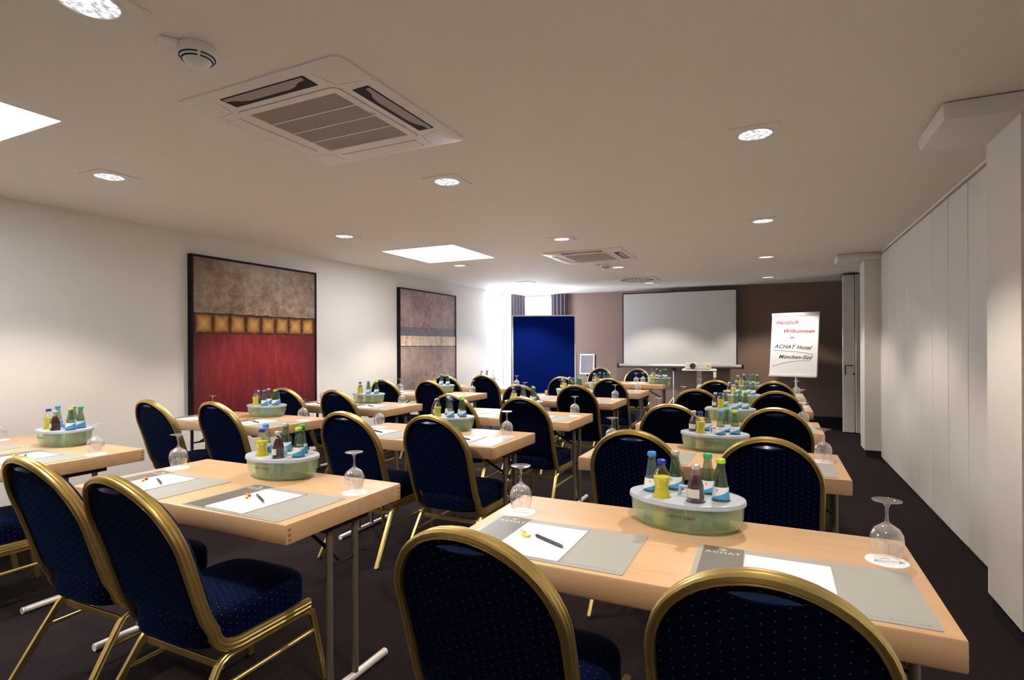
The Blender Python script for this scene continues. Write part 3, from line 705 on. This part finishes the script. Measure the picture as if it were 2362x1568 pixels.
for (c, r), (x, yf) in TPOS.items():
    tn = tname(c, r)
    for k, sd in ((0, 'left'), (1, 'right')):
        mx = x+(-.335 if k == 0 else .337)+rj.uniform(-.012, .012); my = yf+.008+MD/2+rj.uniform(0, .012); rz = rj.uniform(-.02, .02)
        put('mat', mx, my, TH, rz, 'grey desk mat at the %s seat of the %s' % (sd, tn), 'desk mat', 'grey printed desk mats')
        px = mx-MW/2+.127+.105; py = my-.006; pz = TH+.0027
        put('pad', px, py, pz, rz-.03+rj.uniform(-.03, .03), 'white writing pad on the %s mat of the %s' % (sd, tn), 'paper pad', 'white writing pads')
        put('pen', px+.015+rj.uniform(-.02, .02), py-.01+rj.uniform(-.02, .02)-(.07 if (c, r, k) == ('R', 0, 1) else 0), pz+.0038, PI-.42+rj.uniform(-.1, .1), 'dark ballpoint pen on the %s pad of the %s' % (sd, tn), 'pen', 'dark ballpoint pens')
        low = -.075 if (c, r, k) == ('R', 0, 1) else 0.0
        q = 'cg' if (c == 'R') else 'cr'; qn = 'green' if c == 'R' else 'red'
        put(q, px-.072, py+.012+low, pz+.0036, 2.5+rj.uniform(-.4, .4), '%s wrapped sweet on the %s pad of the %s' % (qn, sd, tn), 'candy', 'wrapped sweets on the pads')
        put('cy', px-.052, py-.012+low, pz+.0036, 2.4+rj.uniform(-.4, .4), 'yellow wrapped sweet on the %s pad of the %s' % (sd, tn), 'candy', 'wrapped sweets on the pads')
        gx = x+(-.545 if k == 0 else .548)+rj.uniform(-.02, .02); gy = yf+.405+rj.uniform(-.01, .02)
        put('coaster', gx, gy, TH, rj.uniform(-.3, .3), 'round white paper coaster at the %s end of the %s' % (sd, tn), 'coaster', 'paper coasters under the glasses')
        put('glass', gx+rj.uniform(-.005, .005), gy+rj.uniform(-.004, .004), TH+.0017, rj.uniform(0, 6), 'upturned wine glass at the %s end of the %s' % (sd, tn), 'glass', 'upturned wine glasses')
put('pad', PT[0]+.16, PT[1]+.36, TH, PI+.05, 'white writing pad lying on the presenter table', 'paper pad', 'white writing pads')
for gx, sd in ((.19, 'left'), (.26, 'right')):
    gy = PT[1]+(.16 if sd == 'left' else .34)
    put('coaster', PT[0]+gx, gy, TH, 0, 'paper coaster on the presenter table, under the %s glass' % sd, 'coaster', 'paper coasters under the glasses')
    put('glass', PT[0]+gx, gy, TH+.0017, 0, 'upturned wine glass on the presenter table, %s one' % sd, 'glass', 'upturned wine glasses')
for o in K.values(): drop(o)

# ------------------------------------------------------------------ drinks carriers with bottles
EA, EB = .188, .135
HOLES = [(-.116, .004), (-.066, -.060), (.044, -.064), (.113, -.010), (.060, .060), (-.050, .064)]
def ell(a, c, z, n=48): return [(a*math.cos(2*PI*i/n), c*math.sin(2*PI*i/n), z) for i in range(n)]
def make_carrier():
    t = empty('bottle_carrier', (0, 0, 0))
    outer = [(.150, .100, 0), (.162, .111, .006), (.174, .122, .022), (.181, .128, .045), (.184, .131, .090)]
    rg = [ell(a, c, z) for a, c, z in outer]+[ell(a-.004, c-.004, z+.004*(z < .05)) for a, c, z in reversed(outer)]
    link('bowl', B().rings(rg, True, True).me('bowl', 'bowl', 50), t)
    # lid with six holes
    bm = bmesh.new(); edges = []
    def loop(P):
        vs = [bm.verts.new(p) for p in P]
        for i in range(len(vs)): edges.append(bm.edges.new((vs[i], vs[(i+1) % len(vs)])))
    loop(ell(EA, EB, .090)); 
    for hx, hy in HOLES: loop([(hx+.0305*math.cos(2*PI*i/20), hy+.0305*math.sin(2*PI*i/20), .090) for i in range(20)])
    bmesh.ops.triangle_fill(bm, use_beauty=True, use_dissolve=False, edges=edges)
    ex = bmesh.ops.extrude_face_region(bm, geom=bm.faces[:])
    for v in [g for g in ex['geom'] if isinstance(g, bmesh.types.BMVert)]: v.co.z += .008
    bmesh.ops.recalc_face_normals(bm, faces=bm.faces[:])
    me = bpy.data.meshes.new('lid'); bm.to_mesh(me); bm.free(); me.materials.append(M['lid']); ld = link('lid', me, t)
    link('rim', B().rings([ell(EA+.001, EB+.001, .085), ell(EA+.002, EB+.002, .091), ell(EA-.003, EB-.003, .0985), ell(EA-.010, EB-.010, .0985), ell(EA-.006, EB-.006, .085), ell(EA+.001, EB+.001, .085)], False, False).me('rim', 'lid', 60), ld)
    link('handle', B().tube([(-.020, 0, .100), (-.018, 0, .125), (.018, 0, .125), (.020, 0, .100)], .007, 8).me('handle', 'lid', 50), t)
    return t
def make_bottle(kind):
    t = empty('bottle', (0, 0, 0))
    if kind in ('sky', 'silver', 'green', 'lime'):
        prof = [(0, .001), (.024, 0), (.0285, .006), (.0288, .060), (.0275, .095), (.0235, .135), (.0175, .170), (.0135, .195), (.0122, .212), (.0132, .214), (.0132, .219), (.0115, .219)]
        link('glass', B().lathe(prof, 20).me('glass', 'bottle_teal' if kind == 'sky' else 'bottle_green', 50), t)
        rr = lambda z: .0275+(z-.095)*(.0235-.0275)/.04+.0006
        link('label', B().rings([[(rr(z)*math.cos(-PI/2+a), rr(z)*math.sin(-PI/2+a), z) for a in [2*PI*i/28 for i in range(28)]] for z in (.100, .112, .124, .138)], False, False).me('label', 'water_label', 60), t)
        top = .2165; rc = .0145
    elif kind == 'yellow':
        prof = [(0, .001), (.024, 0), (.0285, .008), (.0290, .070), (.0285, .096), (.0240, .112), (.0222, .124), (.0245, .140), (.0285, .156), (.0270, .166), (.0205, .178), (.0140, .190), (.0122, .202), (.0132, .204), (.0115, .208)]
        link('glass', B().lathe(prof, 20).me('glass', 'bottle_clear', 50), t)
        link('juice', B().lathe([(r*.95, max(z, .003)) for r, z in prof[:9]]+[(.0255, .160)], 20).me('juice', 'juice_yellow', 50), t)
        link('label', B().lathe([(.0290, .048), (.0290, .080)], 20, closed_ends=False).me('label', 'label_red', 50), t)
        top = .2055; rc = .0145
    else:
        prof = [(0, .001), (.022, 0), (.0270, .008), (.0272, .110), (.0262, .140), (.0215, .158), (.0145, .174), (.0125, .196), (.0132, .198), (.0115, .204)]
        link('glass', B().lathe(prof, 20).me('glass', 'bottle_clear', 50), t)
        link('juice', B().lathe([(r*.95, max(z, .003)) for r, z in prof[:7]]+[(.0115, .178)], 20).me('juice', 'juice_red', 50), t)
        seg = lambda z: [(.0277*math.cos(a), .0277*math.sin(a), z) for a in [PI*.98+PI*.72*i/12 for i in range(13)]]
        V = seg(.108)+seg(.136); F = [(i, i+1, i+14, i+13) for i in range(12)]
        link('label', mesh('label', V, F, 'label_white', 60), t); top = .2015; rc = .0145
    cm = {'sky': 'cap_sky', 'yellow': 'cap_navy', 'silver': 'cap_silver', 'red': 'cap_silver', 'green': 'cap_green', 'lime': 'cap_lime'}[kind]
    link('cap', B().lathe([(rc, -.004), (rc+.0006, -.002), (rc, .008), (rc-.002, .0105), (0, .0110)], 18).me('cap', cm, 50), t, (0, 0, top))
    return t
car0 = make_carrier()
logo = text_me('GEROLSTEINER', .0125, 'ink_dark', .0001, spacing=1.05)
for v in logo.vertices:   # wrap the print onto the oval bowl
    X = v.co.x+.01; v.co = (X, -.1292*math.sqrt(1-(X/.1822)**2)-.0012+v.co.z, .058+v.co.y)
BK = {k: make_bottle(k) for k in ('sky', 'yellow', 'silver', 'red', 'green', 'lime')}
BN = {'sky': 'water bottle with sky-blue cap', 'yellow': 'yellow juice bottle with deep blue cap', 'silver': 'green water bottle with silver cap', 'red': 'dark red juice bottle with silver cap', 'green': 'green water bottle with green cap', 'lime': 'green water bottle with lime cap'}
ARR = {0: ['sky', 'yellow', 'red', 'lime', 'green', 'silver'], 1: ['red', 'yellow', 'sky', 'lime', 'green', 'silver']}
def carrier(x, y, rz, tn, arr):
    o = copy_tree(car0); o.location = (x, y, TH); o.rotation_euler = (0, 0, rz)
    tag(o, 'green oval bottle carrier with pale lid on the %s' % tn, 'bottle carrier', 'oval bottle carriers')
    link('lettering', logo, o)
    for (hx, hy), k in zip(HOLES, ARR[arr]):
        c, s = math.cos(rz), math.sin(rz)
        p = copy_tree(BK[k]); p.location = (x+hx*c-hy*s, y+hx*s+hy*c, TH+.0055); p.rotation_euler = (0, 0, rz+rj.uniform(-.3, .3))
        tag(p, '%s in the carrier on the %s' % (BN[k], tn), 'bottle', 'drink bottles in the carriers')
for (c, r), (x, yf) in TPOS.items():
    dx = {('M', 0): .03, ('L', 0): .0}.get((c, r), 0.0)
    carrier(x+.012+dx, yf+.525, rj.uniform(-.12, .02) if (c, r) != ('R', 0) else -.07, tname(c, r), 0 if r == 0 else 1)
carrier(PT[0]+.52, PT[1]+.30, -.1, 'presenter table', 0)
drop(car0)
for o in BK.values(): drop(o)

# ------------------------------------------------------------------ front of the room
def pinboard():
    # blue pinboard on feet, turned to the audience
    o = empty('pinboard', (-3.92, 9.66, 0), .44); w, z0, z1 = .60, .43, 1.925; t = .025
    link('felt_panel', B().box(-w+t, w-t, -.010, .010, z0+t, z1-t).me('felt_panel', 'felt'), o)
    link('frame', B().box(-w, -w+t, -.017, .017, z0, z1).box(w-t, w, -.017, .017, z0, z1).box(-w+t, w-t, -.017, .017, z0, z0+t).box(-w+t, w-t, -.017, .017, z1-t, z1).me('frame', 'alu_light'), o)
    for s in (-1, 1):
        link('leg', B().tube([(s*(w+.014), 0, .02), (s*(w+.014), 0, 1.2)], .013, 10).me('leg', 'alu', 40), o)
        link('foot', B().box(s*(w+.014)-.018, s*(w+.014)+.018, -.24, .24, 0, .025, .004).me('foot', 'alu'), o)
    tag(o, 'large blue felt pinboard in an aluminium frame before the window', 'pinboard')
pinboard()
def screen():
    Y = 10.72; o = empty('projection_screen', (-1.64, Y, 0)); a = 1.045; z0, z1 = .985, 2.345
    link('fabric', B().box(-a+.02, a-.02, -.002, .002, z0, z1).me('fabric', 'screen'), o)
    for s in (-1, 1): link('dark_border', B().box(s*(a-.010)-.012, s*(a-.010)+.012, -.0028, .0028, z0, z1).me('dark_border', 'screen_edge'), o)
    link('top_bar', B().box(-a, a, -.012, .012, z1, z1+.022, .004).me('top_bar', 'brace'), o)
    c = link('roller_case', B().sweep([(-1.115, 0, .955), (1.115, 0, .955)], [(.040*math.cos(2*PI*i/14), .034*math.sin(2*PI*i/14)) for i in range(14)]).me('roller_case', 'alu', 40), o)
    for s in (-1, 1): link('end_cap', B().box(s*1.13-.02, s*1.13+.02, -.040, .040, .912, .997, .008).me('end_cap', 'black'), c)
    link('pole', B().tube([(-.08, .06, .30), (-.08, .06, 2.37)], .015, 10).me('pole', 'alu', 40), o)
    link('hook', B().box(-.095, -.065, -.018, .075, 2.355, 2.385, .003).me('hook', 'black'), o)
    link('clamp', B().box(-.11, -.05, .0, .085, .86, .93, .005).me('clamp', 'black'), o)
    for k in range(3):
        a0 = PI/2+.0+2*PI*k/3+PI
        link('leg', B().tube([(-.08, .06, .36), (-.08+.10*math.cos(a0), .06+.05*math.sin(a0), .24), (-.08+.42*math.cos(a0), .06+.19*math.sin(a0), .012)], .011, 8).me('leg', 'alu', 40), o)
    tag(o, 'wide white projection screen on a tripod before the taupe wall', 'projection screen')
screen()
def flipchart():
    o = empty('flip_chart', (.268, 10.08, 0), -.33); tl = math.tan(math.radians(9)); w = .364; Q = 1.087; zq = lambda z: 1.34+(z-1.34)*Q
    zb, zt = .835, 1.873
    sl = lambda z: (z-zb)*tl
    def pl(x0, x1, za, zz, d0, d1): 
        V = [(x, sl(z)+d, z) for z in (za, zz) for d in (d0, d1) for x in (x0, x1)]
        return B().add(V, [(0, 2, 3, 1), (4, 5, 7, 6), (0, 1, 5, 4), (2, 6, 7, 3), (0, 4, 6, 2), (1, 3, 7, 5)])
    link('board', pl(-w, w, zb, zt, 0, .02).me('board', 'white'), o)
    pd = link('paper_pad', pl(-w+.006, w-.006, zb+.02, zt-.045, -.010, 0).me('paper_pad', 'paper'), o)
    link('clamp_bar', pl(-w-.004, w+.004, zt-.052, zt+.004, -.018, .0).me('clamp_bar', 'alu'), o)
    link('pen_tray', B().box(-w, w, -.05, .01, zb-.012, zb+.012, .004).me('pen_tray', 'white'), o)
    rx = PI/2-math.radians(9)
    def wr(txt, size, x, z, mat, rot=0.0, sh=.35):
        x *= Q; z = zq(z); me = text_me(txt, size*Q, mat, .0003, sh, spacing=1.05, bold=.0018); q = link('handwriting', me, pd, (x, sl(z)-.0108, z)); q.rotation_mode = 'ZYX'; q.rotation_euler = (rx, 0, -rot)
    wr('Herzlich', .088, -.115, 1.685, 'ink_red'); wr('Willkommen', .080, .055, 1.550, 'ink_red', .02)
    wr('im', .055, -.03, 1.455, 'ink_black'); wr('ACHAT Hotel', .083, -.02, 1.310, 'ink_black', .05); wr('München-Süd', .080, .02, 1.160, 'ink_black', .02)
    for P in (((-.29, 1.262), (-.05, 1.250), (.12, 1.232), (.27, 1.205)), ((-.29, 1.02), (-.12, 1.075), (.05, 1.105), (.24, 1.115))):
        link('underline', B().tube([(x*Q, sl(zq(z))-.0115, zq(z)) for x, z in P], .0022, 5).me('underline', 'ink_black'), pd)
    link('column', B().tube([(.02, .125, .10), (.02, .125, 1.25)], .020, 12).me('column', 'alu', 40), o)
    link('bracket', B().box(-.03, .07, .086, .15, 1.14, 1.22, .004).me('bracket', 'alu'), o)
    for k in range(5):
        a = 2*PI*k/5+.3; link('foot', B().tube([(.02, .125, .11), (.02+.30*math.cos(a), .125+.30*math.sin(a), .035)], .013, 8).lathe([(0, 0), (.02, 0), (.02, .035), (0, .035)], 10, (.02+.30*math.cos(a), .125+.30*math.sin(a), 0)).me('foot', 'brace', 40), o)
    tag(o, 'white flip chart with red and grey handwriting beside the screen', 'flip chart')
flipchart()
def trolley():
    o = empty('projector_trolley', (-1.02, 8.72, 0), .12)
    link('shelf', B().box(-.245, .245, -.19, .19, .965, .985, .006).me('shelf', 'white'), o)
    link('column', B().box(-.035, .035, -.02, .04, .06, .965, .006).me('column', 'silver_paint'), o)
    link('base', B().box(-.24, .24, -.03, .03, .03, .06, .004).box(-.24, -.19, -.24, .24, .03, .06, .004).box(.19, .24, -.24, .24, .03, .06, .004).me('base', 'silver_paint'), o)
    for sx in (-.215, .215):
        for sy in (-.22, .22): link('castor', B().lathe([(0, 0), (.018, 0), (.018, .03), (0, .03)], 12, (sx, sy, 0)).me('castor', 'rubber', 40), o)
    link('adapter_box', B().box(.195, .235, -.20, -.17, .87, .955, .004).me('adapter_box', 'white'), o)
    link('cable', B().tube([(.215, -.185, .875), (.20, -.19, .80), (.215, -.17, .55), (.12, -.10, .20), (.03, -.03, .10)], .006, 6).me('cable', 'white', 50), o)
    tag(o, 'white projector trolley on a column before the screen', 'trolley')
    p = empty('projector', (-1.035, 8.70, .985), .12)
    link('body', B().box(-.185, .185, -.13, .13, .008, .092, .010).me('body', 'proj', 40), p)
    link('lens', B().lathe([(0, .0), (.030, .0), (.034, .012), (.034, .030), (.040, .034), (0, .034)], 20).me('lens', 'lens', 40), p, (-.075, -.13, .052), (PI/2, 0, 0))
    link('lens_ring', B().lathe([(.041, .0), (.046, .0), (.046, .012), (.041, .012), (.041, 0)], 20, closed_ends=False).me('lens_ring', 'amber', 40), p, (-.075, -.128, .052), (PI/2, 0, 0))
    link('sensor_window', B().box(.125, .165, -.133, -.128, .035, .065, .002).me('sensor_window', 'amber'), p)
    link('top_buttons', B().box(-.14, -.12, -.02, 0, .091, .095).box(.0, .06, -.05, -.02, .091, .095).me('top_buttons', 'brace'), p)
    for sx in (-.15, .15): link('foot', B().lathe([(0, 0), (.012, 0), (.012, .010), (0, .010)], 10, (sx, -.09, 0)).lathe([(0, 0), (.012, 0), (.012, .010), (0, .010)], 10, (sx, .09, 0)).me('foot', 'rubber', 40), p)
    tag(p, 'small grey projector standing on the white trolley', 'projector')
trolley()
def display():
    o = empty('display_stand', (-3.27, 10.15, 0), -.22)
    R = lambda x, d, z: (x+.10*(1.18-z), d+(z-.84)*.22, z)
    def pl(x0, x1, za, zz, d0, d1):
        V = [R(x, d, z) for z in (za, zz) for d in (d0, d1) for x in (x0, x1)]
        return B().add(V, [(0, 2, 3, 1), (4, 5, 7, 6), (0, 1, 5, 4), (2, 6, 7, 3), (0, 4, 6, 2), (1, 3, 7, 5)])
    link('frame', pl(-.155, .155, .80, 1.185, 0, .025).me('frame', 'white'), o)
    link('grey_screen', pl(-.130, .130, .825, 1.160, -.004, .001).me('grey_screen', 'grey_panel'), o)
    link('back_shell', pl(-.150, .150, .82, 1.170, .025, .085).me('back_shell', 'brace'), o)
    link('column', B().tube([(.02, .05, .04), (.02, .05, .83)], .022, 10).me('column', 'brace', 40), o)
    link('control_box', B().box(-.06, .10, .0, .10, .66, .76, .008).me('control_box', 'grey_panel'), o)
    link('base', B().lathe([(0, 0), (.15, 0), (.15, .015), (.03, .04), (0, .04)], 24, (.02, .05, 0)).me('base', 'brace', 40), o)
    tag(o, 'tilted grey screen in a white frame beside the blue pinboard', 'display')
display()
